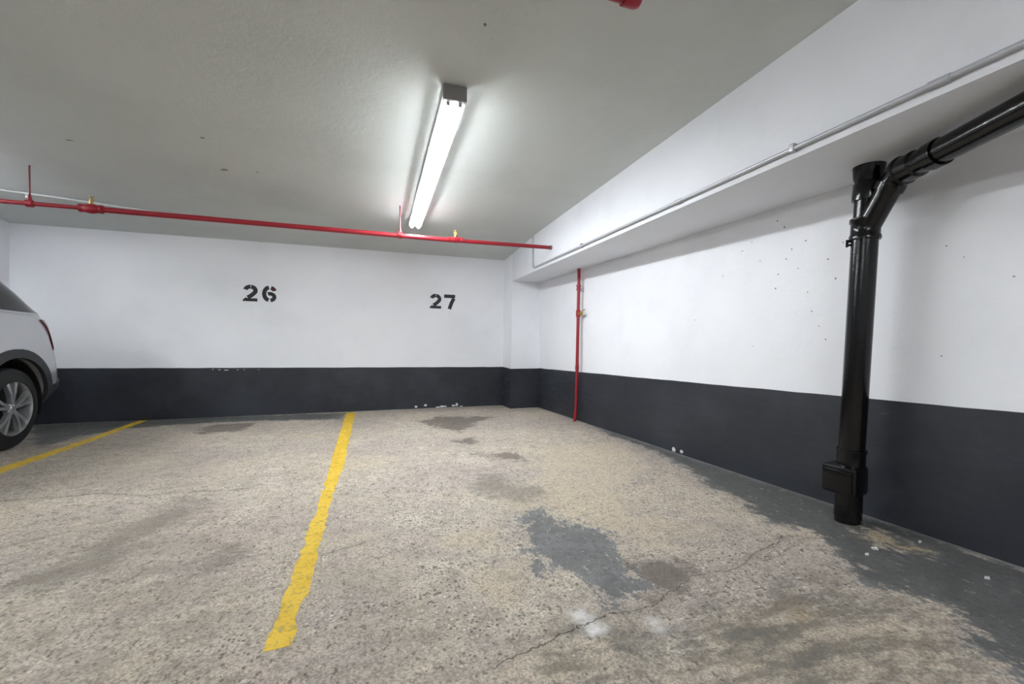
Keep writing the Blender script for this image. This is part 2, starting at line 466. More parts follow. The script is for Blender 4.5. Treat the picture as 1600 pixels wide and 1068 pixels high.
CRACKS = [
    [(0.39, 1.3), (0.45, 1.33), (0.52, 1.34), (0.62, 1.37), (0.72, 1.4), (0.81, 1.42), (0.89, 1.44), (0.99, 1.42), (1.07, 1.43), (1.23, 1.5), (1.36, 1.56), (1.45, 1.56), (1.53, 1.54), (1.67, 1.57), (1.81, 1.63), (2.02, 1.7), (2.1, 1.73)],
    [(-2.6, 3.70), (-2.2, 3.69), (-2.06, 3.68), (-1.84, 3.65), (-1.71, 3.68), (-1.56, 3.61), (-1.33, 3.51), (-1.21, 3.53), (-1.06, 3.51), (-0.8, 3.47)],
    [(-0.19, 2.26), (-0.12, 2.29), (-0.06, 2.32), (0.05, 2.37)],
    [(-1.75, 2.80), (-1.6, 2.9), (-1.48, 2.97)],
]
def sdf(poly, X, Y):
    P = np.array(poly, float)
    d2 = np.full(X.shape, 1e9); inside = np.zeros(X.shape, bool)
    for i in range(len(P)):
        a, b = P[i], P[(i + 1) % len(P)]
        e = b - a
        t = np.clip(((X - a[0]) * e[0] + (Y - a[1]) * e[1]) / max(e @ e, 1e-12), 0, 1)
        d2 = np.minimum(d2, (X - a[0] - t * e[0]) ** 2 + (Y - a[1] - t * e[1]) ** 2)
        cond = (a[1] > Y) != (b[1] > Y)
        with np.errstate(divide='ignore', invalid='ignore'):
            xi = a[0] + (Y - a[1]) / (b[1] - a[1] if b[1] != a[1] else 1e-12) * e[0]
        inside ^= cond & (X < xi)
    d = np.sqrt(d2)
    return np.where(inside, d, -d)

def build_floor():
    xs = np.concatenate([np.arange(XL - .2, -4.2, .4), np.arange(-4.2, 2.96, .028)])
    ys = np.concatenate([np.arange(Y0 - .2, .5, .4), np.arange(.5, 7.13, .028)])
    X, Y = np.meshgrid(xs, ys)
    Zz = 0.0086 * X - 0.0169 * Y + UND(X, Y)
    ny, nx = X.shape
    co = np.stack([X, Y, Zz], -1).reshape(-1, 3)
    i = np.arange(ny * nx).reshape(ny, nx)
    q = np.stack([i[:-1, :-1], i[:-1, 1:], i[1:, 1:], i[1:, :-1]], -1).reshape(-1, 4)
    me = bpy.data.meshes.new('floor')
    me.vertices.add(len(co)); me.vertices.foreach_set('co', co.ravel())
    me.loops.add(q.size); me.loops.foreach_set('vertex_index', q.ravel())
    me.polygons.add(len(q)); me.polygons.foreach_set('loop_start', np.arange(0, q.size, 4))
    me.update(calc_edges=True); me.validate()
    def put(name, v):
        a = me.attributes.new(name, 'FLOAT', 'POINT')
        a.data.foreach_set('value', np.clip(v, -1, 1).astype(np.float32).ravel())
    def mx(*names): return np.max([sdf(POLY[k], X, Y) for k in names], 0)
    dark = mx('dark_patch', 'strip', 'back_dark_l')
    dark = np.minimum(dark, -sdf(POLY['strip_tan'], X, Y))
    put('dark', dark)
    put('strip', mx('strip', 'back_dark_l'))
    put('brown', mx('brown_by_patch', 'oil1', 'oil2', 'oil3', 'oil5'))
    put('smudge', mx('oil4', 'brown_br', 'brown_bc', 'smudgeL', 'smudgeL2'))
    put('dirt', mx('dirt_r', 'dirt_m'))
    put('broad_dark', mx('falloff_l', 'dark_far', 'dark_low'))
    put('ochre', np.maximum(sdf(POLY['ochre'], X, Y), sdf(POLY['strip_tan'], X, Y)))
    put('agg', mx('agg_r', 'agg_c', 'agg_mid'))
    put('tan', mx('tan1', 'tan2', 'tan3', 'tan4', 'tan5'))
    w = np.full(X.shape, -1.0)
    for cx, cy, rr in ((.773, 1.46, .05), (.79, 1.38, .04), (1.005, 1.342, .03)):
        w = np.maximum(w, rr - np.hypot(X - cx, Y - cy))
    put('white', w)
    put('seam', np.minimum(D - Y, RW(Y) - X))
    best = np.full(X.shape, 1.0)
    for c in CRACKS:
        px = np.array([p[0] for p in c]); py = np.array([p[1] for p in c])
        g = np.interp(X, px, py)
        over = np.maximum(px[0] - X, X - px[-1])
        val = Y - g
        val = np.where(over > 0, np.sign(val + 1e-9) * (np.abs(val) + over * 2), val)
        best = np.where(np.abs(val) < np.abs(best), val, best)
    put('crack', best)
    for p in me.polygons: p.use_smooth = True
    o = link('floor', me, 'floor', kind='structure')
    o['label'] = 'worn and stained concrete garage floor'
    return o
floor = build_floor()

# ceiling: slab with a slope break near the back wall
ysl = [Y0 - .2, YK, D + .2]
vs, fs = [], []
for y in ysl:
    z = CZ(min(y, D))
    vs += [(XL - .2, y, z), (3.3, y, z), (3.3, y, z + .3), (XL - .2, y, z + .3)]
for i in range(2):
    for k in range(4):
        fs.append((i * 4 + k, i * 4 + (k + 1) % 4, i * 4 + 4 + (k + 1) % 4, i * 4 + 4 + k))
fs += [(0, 1, 2, 3), (8, 9, 10, 11)]
ceiling = pydata('ceiling', vs, fs, 'ceiling_paint', kind='structure')
ceiling['label'] = 'low painted concrete ceiling slab'
rnd = random.Random(4)
def blot(cx, cy, rx, ry, n=9, rn=rnd):
    return [(cx + rx * math.cos(2 * math.pi * i / n) * rn.uniform(.6, 1.2), cy + ry * math.sin(2 * math.pi * i / n) * rn.uniform(.6, 1.2)) for i in range(n)]
for (x, y, rx, ry) in ((-1.217, 4.586, .035, .018), (-1.203, 3.965, .018, .012), (-.95, 4.55, .01, .012), (-2.2, 4.35, .022, .01), (.55, 2.15, .01, .01)):
    prism('plaster_chip', blot(0, 0, rx, ry), (x, y, CZ(y) + .0005), (1, 0, 0), (0, 1, -.0372), (0, 0, -1), .002, 'tan_mark', ceiling)

# walls with their dark painted bands
WT = .25
wall_back = boxo('wall_back', (XL - WT, 3.2, D, D + WT, -.5, 2.9), 'white_paint', kind='structure')
def wobble_band(name, pts_top, bottom, n_out, thick, parent, seed):
    # pts_top: polyline of (x,y,z) upper edge; the band hangs down to `bottom` and stands `thick` proud
    rn = random.Random(seed)
    P = []
    for a, b in zip(pts_top[:-1], pts_top[1:]):
        a, b = Vector(a), Vector(b)
        k = max(1, int((b - a).length / .12))
        P += [a.lerp(b, i / k) for i in range(k)]
    P.append(Vector(pts_top[-1]))
    no = Vector(n_out) * thick
    vs, fs = [], []
    for p in P:
        z = p.z + rn.uniform(-.0018, .0018)
        for q in (Vector((p.x, p.y, bottom)), Vector((p.x, p.y, z))):
            vs += [q - no * .5, q + no]
    for i in range(len(P) - 1):
        a = i * 4; b = a + 4
        fs += [(a + 1, b + 1, b + 3, a + 3), (a + 3, b + 3, b + 2, a + 2), (a, a + 2, b + 2, b), (a, b, b + 1, a + 1)]
    e = (len(P) - 1) * 4
    fs += [(0, 1, 3, 2), (e, e + 2, e + 3, e + 1)]
    return pydata(name, vs, fs, 'band', parent)
PX0 = BX(6.62)
wobble_band('dark_painted_band', [(XL, D, .55), (PX0 + .02, D, .537)], -.4, (0, -1, 0), .003, wall_back, 1)
vs, fs = hexa([(RW(Y0), Y0, -.5), (RW(Y0) + WT, Y0, -.5), (RW(D) + WT, D, -.5), (RW(D), D, -.5),
               (RW(Y0), Y0, 2.9), (RW(Y0) + WT, Y0, 2.9), (RW(D) + WT, D, 2.9), (RW(D), D, 2.9)])
wall_right = pydata('wall_right', vs, fs, 'white_paint', kind='structure')
def zb(y): return .7365 - .0294 * y
wobble_band('dark_painted_band', [(RW(y), y, zb(y)) for y in (6.63, 4.5, 3, 2, 1, -1, Y0 + .02)], -.4, (-1, 0, 0), .003, wall_right, 2)
wall_left = boxo('wall_left', (XL - WT, XL, Y0 - WT, D, -.5, 2.9), 'white_paint', kind='structure')
wobble_band('dark_painted_band', [(XL, D, .6), (XL, Y0, .6)], -.4, (1, 0, 0), .003, wall_left, 3)
wall_front = boxo('wall_front', (XL, 3.2, Y0 - WT, Y0, -.5, 2.95), 'white_paint', kind='structure')
wobble_band('dark_painted_band', [(XL, Y0, .6), (3.0, Y0, .6)], -.4, (0, 1, 0), .003, wall_front, 4)

# pilaster under the end of the beam, and the one beside the parked car
def pilaster(name, x0, x1, y0, y1, zt, za, zbd, seed):
    o = boxo(name, (x0, x1, y0, y1, -.5, zt), 'white_paint', kind='structure')
    wobble_band('dark_painted_band', [(x0, y0, za), (x1, y0, zbd)], -.4, (0, -1, 0), .003, o, seed)
    return o
pil = pilaster('pilaster', PX0, RW(6.62) + .1, 6.62, D + .05, 2.6, .535, .538, 5)
pil['label'] = 'white pilaster with dark base under the beam end'
wobble_band('dark_painted_band', [(PX0, D, .537), (PX0, 6.62, .535)], -.4, (-1, 0, 0), .003, pil, 6)
pil2 = pilaster('pilaster', -5.0, -4.13, 6.45, D + .05, 2.6, .55, .55, 7)
pil2['label'] = 'white pilaster at the left edge behind the parked car'
wobble_band('dark_painted_band', [(-4.13, 6.45, .55), (-4.13, D, .55)], -.4, (1, 0, 0), .003, pil2, 8)

# the deep beam along the right wall
vs, fs = hexa([(BX(Y0), Y0, SZ(Y0)), (RW(Y0) + .1, Y0, SZ(Y0)), (RW(6.63) + .1, 6.63, SZ(6.63)), (BX(6.63), 6.63, SZ(6.63)),
               (BX(Y0), Y0, 3.0), (RW(Y0) + .1, Y0, 3.0), (RW(6.63) + .1, 6.63, 2.6), (BX(6.63), 6.63, 2.6)])
beam = pydata('ceiling_beam', vs, fs, 'beam_paint', kind='structure')
beam['label'] = 'deep white concrete beam running along the right wall'

# pock marks on the right wall, white chips at the wall feet
rn = random.Random(11)
for (y, z, ry, rz) in ((2.414, 1.886, .006, .010), (2.358, 1.827, .005, .014), (2.713, 1.724, .006, .006), (2.626, 1.776, .005, .006), (2.055, 1.033, .006, .009),
                       (2.20, 1.70, .007, .007), (2.30, 1.66, .005, .009), (2.34, 1.60, .006, .008), (2.25, 1.52, .005, .005), (2.40, 1.50, .006, .010), (2.42, 1.40, .009, .007),
                       (2.18, 1.35, .006, .006), (2.05, 1.55, .008, .005), (2.0, 1.42, .006, .009), (1.96, 1.64, .006, .006), (2.55, 1.62, .005, .006), (2.9, 1.55, .006, .006),
                       (3.2, 1.2, .006, .006), (1.45, 1.52, .006, .004), (1.38, 1.45, .004, .004), (1.2, 1.33, .006, .004), (1.46, .95, .005, .004), (2.6, .98, .004, .005), (2.15, 1.22, .006, .006), (2.1, 1.12, .004, .006)):
    prism('pock_mark', blot(0, 0, ry * .75, rz * .8, 7, rn), (RW(y) + .0004, y, z), (-.0313, 1, 0), (0, 0, 1), (-1, 0, 0), .002, 'pit_dark', wall_right)
for (x, z, rx, rz) in ((.778, -.083, .025, .018), (.927, -.066, .025, .022), (1.12, -.10, .04, .012), (1.2, -.092, .06, .016), (1.38, -.085, .035, .018), (1.43, -.07, .02, .03), (1.5, -.10, .03, .008)):
    prism('plaster_chip', blot(0, 0, rx, rz, 9, rn), (x, D + .001, z), (1, 0, 0), (0, 0, 1), (0, -1, 0), .006, 'chalk', wall_back)
for (x, z, rx, rz) in ((-1.90, .515, .02, .004), (-1.82, .512, .035, .006), (-1.68, .514, .012, .005), (-1.60, .516, .01, .004), (-1.42, .515, .008, .005), (-1.98, .52, .012, .004)):
    prism('plaster_chip', blot(0, 0, rx, rz, 7, rn), (x, D + .001, z), (1, 0, 0), (0, 0, 1), (0, -1, 0), .0055, 'chalk', wall_back)
for (y, z) in ((3.44, -.012), (3.335, -.005)):
    prism('plaster_chip', blot(0, 0, .022, .02, 8, rn), (RW(y) + .001, y, z), (-.0313, 1, 0), (0, 0, 1), (-1, 0, 0), .008, 'chalk', wall_right)

# ================================================================ FLOOR AND WALL MARKINGS
def parking_line(left, right, label, seed):
    rn = random.Random(seed)
    def dens(pl):
        out = []
        for a, b in zip(pl[:-1], pl[1:]):
            k = max(1, int(math.dist(a, b) / .045))
            out += [(a[0] + (b[0] - a[0]) * i / k, a[1] + (b[1] - a[1]) * i / k) for i in range(k)]
        return out + [pl[-1]]
    ys = np.arange(left[0][1], left[-1][1], -.04)
    L = np.interp(ys, [p[1] for p in left[::-1]], [p[0] for p in left[::-1]])
    Rr = np.interp(ys, [p[1] for p in right[::-1]], [p[0] for p in right[::-1]])
    vs, fs = [], []
    for i, y in enumerate(ys):
        l = L[i] + rn.gauss(0, .0055); r = Rr[i] + rn.gauss(0, .0055)
        for x in (l, l * .67 + r * .33, l * .33 + r * .67, r):
            yy = y + (rn.uniform(-.012, .012) if i in (0, len(ys) - 1) else 0)
            vs.append((x, yy, FZ(x, yy) + float(UND(x, yy)) + .0012))
    n = len(vs)
    vs += [(a, b, c - .006) for a, b, c in vs]
    for i in range(len(ys) - 1):
        for k in range(3):
            a = i * 4 + k
            fs += [(a, a + 1, a + 5, a + 4), (n + a, n + a + 4, n + a + 5, n + a + 1)]
        fs += [(i * 4, i * 4 + 4, n + i * 4 + 4, n + i * 4), (i * 4 + 3, n + i * 4 + 3, n + i * 4 + 7, i * 4 + 7)]
    e = (len(ys) - 1) * 4
    for k in range(3):
        fs += [(k, n + k, n + k + 1, k + 1), (e + k, e + k + 1, n + e + k + 1, n + e + k)]
    o = pydata('parking_line', vs, fs, 'yellow')
    return tag(o, label, 'floor marking', 'yellow parking bay lines')
parking_line([(-.246, 6.93), (-.26, 4.43), (-.26, 3.675), (-.262, 3.08), (-.273, 2.66), (-.277, 2.3), (-.292, 2.067), (-.29, 1.87), (-.295, 1.75), (-.308, 1.57)],
             [(-.114, 6.93), (-.144, 4.825), (-.152, 3.868), (-.171, 3.56), (-.187, 3.12), (-.199, 2.59), (-.202, 2.315), (-.202, 2.065), (-.209, 1.914), (-.233, 1.832), (-.218, 1.708), (-.207, 1.567)],
             'worn yellow bay line between the two empty bays 26 and 27', 3)
parking_line([(-2.80, 7.02), (-2.78, 6.0), (-2.78, 5.3), (-2.79, 4.8), (-2.80, 1.6)], [(-2.70, 7.02), (-2.67, 5.86), (-2.66, 5.02), (-2.665, 4.45), (-2.68, 1.6)],
             'dirty yellow bay line beside the parked silver car', 5)

def stroke(path, w):
    P = [Vector((a, b, 0)) for a, b in path]
    L, Rr = [], []
    for i, p in enumerate(P):
        d = (P[min(i + 1, len(P) - 1)] - P[max(i - 1, 0)]).normalized()
        nrm = Vector((-d.y, d.x, 0)) * w / 2
        L.append((p.x + nrm.x, p.y + nrm.y)); Rr.append((p.x - nrm.x, p.y - nrm.y))
    return L + Rr[::-1]
def arc(cx, cy, rx, ry, a0, a1, n=10):
    return [(cx + rx * math.cos(math.radians(a0 + (a1 - a0) * i / n)), cy + ry * math.sin(math.radians(a0 + (a1 - a0) * i / n))) for i in range(n + 1)]
SW = .054
DIG = {
    '2': [(stroke(arc(.088, .150, .062, .053, 168, 88), SW), 0), (stroke(arc(.088, .150, .062, .053, 82, -28) + [(.10, .082), (.055, .052)], SW), 0), (stroke([(.002, .006), (.045, .045)], .03), 0), (stroke([(.03, .022), (.175, .022)], .042), 0)],
    '6': [(stroke(arc(.088, .115, .064, .088, 96, 262, 14), SW), 0), (stroke(arc(.096, .07, .055, .047, -82, 118, 14), SW * .92), 0), (stroke(arc(.092, .15, .06, .05, 75, 8, 6), SW), 1)],
    '7': [(stroke([(.0, .2), (.175, .2)], SW), 0), (stroke([(.155, .170), (.12, .10), (.085, .0)], SW * 1.05), 0)],
}
def bay_number(txt, x0s, z0, s, label):
    t = thing('stencilled_number', label, 'wall number', (x0s[0], D, z0), 'bay numbers on the back wall')
    for ch, x0 in zip(txt, x0s):
        vs, fs, vr, fr = [], [], [], []
        for poly, red in DIG[ch]:
            V, F = (vr, fr) if red else (vs, fs)
            h = len(poly) // 2
            n0 = len(V)
            m = len(poly)
            for dy in (.002, -.0015):
                V += [((x0 - x0s[0]) + a * s, dy, b * s) for a, b in poly]
            for i in range(h - 1):
                F += [(n0 + i, n0 + i + 1, n0 + m - 2 - i, n0 + m - 1 - i), (n0 + m + m - 1 - i, n0 + m + m - 2 - i, n0 + m + i + 1, n0 + m + i)]
            for i in range(m): F.append((n0 + i, n0 + m + i, n0 + m + (i + 1) % m, n0 + (i + 1) % m))
        d = pydata('digit', vs, fs, 'stencil_black', t)
        if vr: pydata('digit_stroke', vr, fr, 'stencil_red', d)['label'] = 'dark red upper stroke of the digit'
    return t
bay_number('26', (-1.628, -1.39), 1.476, 1.02, "black stencilled number 26 with one dark red stroke, left of the middle yellow line")
bay_number('27', (.971, 1.195), 1.473, 1.02, "black stencilled number 27 on the back wall nearest the pilaster")

# ================================================================ CEILING LIGHTS
def ceiling_light(x, y0, y1, dx, label):
    L = y1 - y0
    ym = (y0 + y1) / 2
    t = thing('ceiling_light', label, 'ceiling light', (x, y0, CZ(y0)), 'twin tube ceiling lights', rot=(math.atan(-.0372), 0, -math.atan2(dx, L)))
    boxo('housing', (-.066, .066, .02, L - .02, -.052, .0), 'white_metal', t, .003)
    for a, b in ((0, .035), (L - .035, L)):
        boxo('end_cap', (-.073, .073, a, b, -.094, .0), 'cap_grey', t, .004)
    # centre ridge between the tubes
    vs = [(-.014, .035, -.052), (.014, .035, -.052), (.006, .035, -.094), (-.006, .035, -.094)]
    vs += [(a, L - .035, c) for a, _, c in vs]
    pydata('reflector_ridge', vs, [(0, 1, 2, 3), (7, 6, 5, 4), (0, 4, 5, 1), (1, 5, 6, 2), (2, 6, 7, 3), (3, 7, 4, 0)], 'white_metal', t)
    half = L / 2
    for s in (-1, 1):
        for a, b in ((.05, half - .012), (half + .012, L - .05)):
            p, r = along((s * .038, a, -.105), (s * .038, b, -.105), [(0, .012), (.004, .0185), (b - a - .004, .0185), (b - a, .012)])
            tube('fluorescent_tube', p, r, 'tube', t, 14)
        for yy in (.035, half - .012, L - .05):
            boxo('lamp_holder', (s * .038 - .012, s * .038 + .012, yy, yy + .024 if yy != .035 else .05, -.112, -.05), 'white_metal', t, .002)
        # ribbed prismatic side strip: saw-tooth in plan
        n = int((L - .1) / .03)
        vs, fs = [], []
        for i in range(2 * n + 1):
            yy = .05 + (L - .1) * i / (2 * n)
            xx = s * (.066 + (.004 if i % 2 else 0))
            vs += [(xx, yy, -.050), (xx, yy, -.099), (xx - s * .0015, yy, -.099), (xx - s * .0015, yy, -.050)]
        for i in range(2 * n):
            a = i * 4; b = a + 4
            for k in range(4): fs.append((a + k, a + (k + 1) % 4, b + (k + 1) % 4, b + k))
        fs += [(0, 1, 2, 3), (8 * n, 8 * n + 1, 8 * n + 2, 8 * n + 3)]
        pydata('ribbed_lens', vs, fs, 'lens', t)
    return t
ceiling_light(.505, 2.685, 5.50, .055, 'lit twin tube ceiling light with grey end caps above bay 27')
ceiling_light(.45, -3.4, -.6, 0, 'lit twin tube ceiling light behind the viewer above the aisle')
ceiling_light(-4.1, 2.7, 5.5, 0, 'lit twin tube ceiling light above the parked silver car')
ceiling_light(-4.6, -3.4, -.6, 0, 'lit twin tube ceiling light above the aisle to the left')

# ================================================================ RED SPRINKLER PIPES
RPY = 5.05
def rz_(x): return 2.132 + (x + 2.4) * .003
t = thing('sprinkler_pipe', 'red sprinkler pipe hung under the ceiling and running into the beam', 'pipe', (0, RPY, 2.13), 'red sprinkler pipework')
def loc(p): return Vector(p) - Vector((0, RPY, 2.13))
tube('pipe', [loc((-8.9, RPY, 2.112)), loc((-2.42, RPY, rz_(-2.42)))], .019, 'red_enamel', t)
tube('pipe', [loc((-2.42, RPY, rz_(-2.42))), loc((.98, RPY, 2.133))], .026, 'red_enamel', t)
tube('pipe', [loc((.98, RPY, 2.133)), loc((BX(RPY) + .05, RPY, 2.150))], .023, 'red_enamel', t)
lathe('wall_sleeve', loc((BX(RPY) - .02, RPY, 2.15)), loc((BX(RPY) + .02, RPY, 2.15)), [(0, .023), (0, .027), (.03, .027)], 'pit_dark', t)
for x, r in ((-2.39, .045), (.98, .036)):
    p = loc((x, RPY, rz_(x)))
    lathe('tee_fitting', p - Vector((.085, 0, 0)), p + Vector((.085, 0, 0)), [(0, .024), (0, r * .85), (.02, r * .85), (.025, r * .75), (.055, r * .9), (.085, r), (.115, r * .9), (.145, r * .75), (.15, r * .85), (.17, r * .85), (.17, .024)], 'red_enamel', t)
    h = lathe('sprinkler_head', p + Vector((0, 0, r * .7)), p + Vector((0, 0, .2)), [(0, .020), (.014, .020), (.016, .012), (.05, .010), (.052, .006), (.074, .006), (.075, .022), (.079, .022)], 'brass', t, 12)
    for sx in (-1, 1):
        tube('sprinkler_frame_arm', [p + Vector((sx * .010, 0, r * .7 + .03)), p + Vector((sx * .018, 0, r * .7 + .055)), p + Vector((sx * .004, 0, r * .7 + .074))], .0025, 'brass', h, 6)
for x in (-2.825, .354):
    p = loc((x, RPY, rz_(x)))
    r = .022 if x < -2.42 else .029
    top = loc((x - .005, RPY, CZ(RPY)))
    tube('hanger_rod', [p + Vector((0, 0, r)), top + Vector((0, 0, .01))], .0065, 'rod_red', t, 8)
    lathe('hanger_clamp', p - Vector((.022, 0, 0)), p + Vector((.022, 0, 0)), [(0, r), (0, r + .010), (.044, r + .010), (.044, r)], 'red_enamel', t)
    lathe('hanger_nut', p + Vector((0, 0, r)), p + Vector((0, 0, r + .05)), [(0, .02), (.012, .018), (.03, .012), (.05, .010)], 'red_enamel', t, 6)
    if x < -2.42:
        boxo('hanger_tag', (p.x - .025, p.x - .008, p.y - .01, p.y + .01, p.z + .045, p.z + .075), 'cable_white', t, .002)

t = thing('sprinkler_branch', 'red sprinkler pipe end near the ceiling at the top edge', 'pipe', (1.03, 1.65, 2.445), 'red sprinkler pipework')
tube('pipe', [(-9.5, 0, .03), (.02, 0, .03)], .028, 'red_enamel', t)
lathe('end_cap', (.0, 0, .03), (.1, 0, .03), [(0, .028), (0, .036), (.06, .036), (.075, .03), (.08, .012), (.081, .0)], 'red_enamel', t)
tube('hanger_rod', [(-.4, 0, .05), (-.4, 0, CZ(1.65) - 2.45)], .006, 'rod_red', t, 8)

RX = RW(5.22) - .07
t = thing('sprinkler_riser', 'slim red vertical pipe with a small valve on the right wall', 'pipe', (RX, 5.22, FZ(RX, 5.22)), 'red sprinkler pipework')
def rl(x, y, z): return Vector((x - RX, y - 5.22, z - FZ(RX, 5.22)))
path = [(RX, 5.213, SZ(5.2) + .03), (RX, 5.216, 1.3), (RX, 5.222, .6), (RX, 5.228, .12), (RX - .003, 5.24, .02), (RX - .006, 5.255, FZ(RX, 5.25) - .01)]
tube('pipe', [rl(*p) for p in fillet(path, .06)], .021, 'red_enamel', t)
lathe('coupling', rl(RX, 5.215, 1.66), rl(RX, 5.215, 1.73), [(0, .021), (0, .031), (.022, .031), (.022, .026), (.045, .026), (.045, .031), (.07, .031), (.07, .021)], 'red_enamel', t)
lathe('tee_fitting', rl(RX, 5.216, 1.31), rl(RX, 5.216, 1.4), [(0, .021), (0, .030), (.09, .030), (.09, .021)], 'red_enamel', t)
vbody = lathe('valve', rl(RX, 5.216, 1.352), rl(RX + .0, 5.05, 1.352), [(.02, .017), (.06, .017), (.06, .024), (.085, .024), (.085, .012), (.11, .012)], 'brass', t, 12)
tube('valve_handle', [rl(RX, 5.12, 1.352), rl(RX - .005, 5.09, 1.385), rl(RX - .005, 5.03, 1.395)], .006, 'brass', vbody, 8)
boxo('wall_bracket', (-.015, RW(5.2) - RX - .001, -.012, .012, 1.71, 1.735), 'conduit', t, .002)
for z in (.62,):
    lathe('coupling', rl(RX, 5.222, z), rl(RX, 5.222, z + .05), [(0, .021), (0, .025), (.05, .025), (.05, .021)], 'red_enamel', t)

# ================================================================ CONDUITS ON THE BEAM AND THE CEILING
t = thing('electrical_conduit', 'thin grey conduit strapped along the lower edge of the beam', 'conduit', (BX(5.66), 5.66, 2.05))
o0 = Vector((BX(5.66), 5.66, 2.05))
CR_ = .0125
def cp(y, dz=.047): return Vector((BX(y) - CR_ - .002, y, SZ(y) + dz))
path = [Vector((BX(5.69) - CR_ - .002, 5.69, CZ(5.69) - .002)), cp(5.68, .047), cp(5.4), cp(3), cp(1), cp(-1.5), cp(Y0 + .01)]
path = [path[0], Vector((path[1].x, 5.68, path[1].z))] + path[2:]
pf = fillet(path[:3], .09) + path[3:]
tube('conduit_run', [p - o0 for p in pf], CR_, 'conduit', t, 12)
for y in (2.66, 1.12, -.4):
    p = cp(y) - o0
    lathe('coupling', p - Vector((0, .035, 0)), p + Vector((0, .035, 0)), [(0, CR_), (0, .0165), (.07, .0165), (.07, CR_)], 'conduit', t, 12)
for y in (4.2, 1.75, .4):
    p = cp(y) - o0
    boxo('conduit_strap', (p.x - .016, p.x + .016, p.y - .012, p.y + .012, p.z - .017, p.z + .026), 'conduit', t, .003)

def cable_path(y): return CZ(y) - .012
pts = [(-8.95, 5.35), (-5.5, 5.52), (-3.475, 5.80), (-3.015, 5.885), (-2.4, 6.04), (-2.12, 6.135)]
o = tube('ceiling_conduit', [(x, y, cable_path(y)) for x, y in pts], .010, 'cable_white', None, 10)
tag(o, 'thin white conduit fixed to the ceiling behind the red sprinkler pipe', 'conduit')

# ================================================================ BLACK DRAIN STACK
SX = 2.63
base = Vector((SX, 1.768, FZ(SX, 1.768)))
def sp(z): return Vector((SX, 1.766 - (z - .045) * .039, z)) - base
t = thing('drain_stack', 'glossy black cast iron drain stack with angled branch beside the right wall', 'pipe', base)
PR = .062
tube('stack_pipe', [sp(FZ(SX, 1.77) - .02), sp(1.62)], PR, 'black_gloss', t, 28)
tube('upper_pipe', [sp(1.6), sp(SZ(1.7) + .03)], PR * .96, 'black_gloss', t, 28)
def hub(a, b, prof, name='hub'): return lathe(name, a, b, prof, 'black_gloss', t, 28)
hub(sp(1.585), sp(1.80), [(0, PR), (.0, PR + .010), (.018, PR + .012), (.03, PR + .006), (.085, PR + .006), (.095, PR + .013), (.115, PR + .013), (.12, PR)])
hub(sp(1.80), sp(1.95), [(0, PR), (0, PR + .008), (.02, PR + .009), (.09, PR + .006), (.1, PR)])
hub(sp(1.905), sp(2.0), [(0, PR), (.02, PR + .008), (.11, PR + .016)], 'ceiling_collar')
# pipe clamp bolts
for z in (1.585, 1.565):
    p = sp(z)
    lathe('clamp_bolt', p + Vector((-.026, .045, 0)), p + Vector((-.051, .088, 0)), [(0, .007), (.02, .007), (.02, .012), (.032, .012)], 'black_gloss', t, 8)
# wye: 45 degree arm, then the branch leaving under the beam
wy0 = sp(1.64); wy1 = sp(1.64) + Vector((-.004, -.135, .235))
arm = fillet([wy0, wy1, wy1 + Vector((-.10, -.20, .05))], .09, 8)
tube('wye_arm', arm[:-1], PR * .98, 'black_gloss', t, 28)
b0 = arm[-2]; bdir = Vector((2.38, .98, 1.915)) - base - b0
bdir.normalize()
bend = b0 + bdir * 2.6
bend.z = b0.z + .06
tube('branch_pipe', [b0, Vector((2.38, .98, 1.918)) - base, Vector((1.95, -.02, 1.93)) - base, Vector((1.5, -1.1, 1.95)) - base], PR * .93, 'black_gloss', t, 28)
lathe('hub', b0 - bdir * .03, b0 + bdir * .3, [(0, PR), (0, PR + .012), (.022, PR + .013), (.03, PR + .006), (.1, PR + .005), (.11, PR * .93)], 'black_gloss', t, 28)
lathe('hub', b0 + bdir * .14, b0 + bdir * .4, [(0, PR * .93), (.0, PR + .004), (.06, PR + .004), (.06, PR * .93)], 'black_gloss', t, 28)
mid_ = (wy0 + wy1) / 2
wd = (wy1 - wy0).normalized()
lathe('hub', wy1 - wd * .06, wy1 + wd * .02, [(0, PR), (0, PR + .008), (.04, PR + .009), (.05, PR)], 'black_gloss', t, 28)
# cleanout at the foot
hub(sp(.30), sp(.42), [(0, PR), (0, PR + .008), (.012, PR + .009), (.03, PR + .005), (.09, PR + .005), (.10, PR + .010), (.112, PR + .009), (.115, PR)])
cl = boxo('cleanout_box', (-.095, .06, -.02, .155, .125, .285), 'black_gloss', t, .022)
cl.location = (.0, -.065, .045)
cl.rotation_euler = (0, 0, math.radians(12))
boxo('cleanout_plate', (-.106, -.09, .0, .135, .145, .262), 'black_gloss', cl, .006)
hub(sp(0.02), sp(.2), [(0, PR + .004), (.06, PR + .004), (.1, PR + .003), (.16, PR + .001)], 'foot_socket')

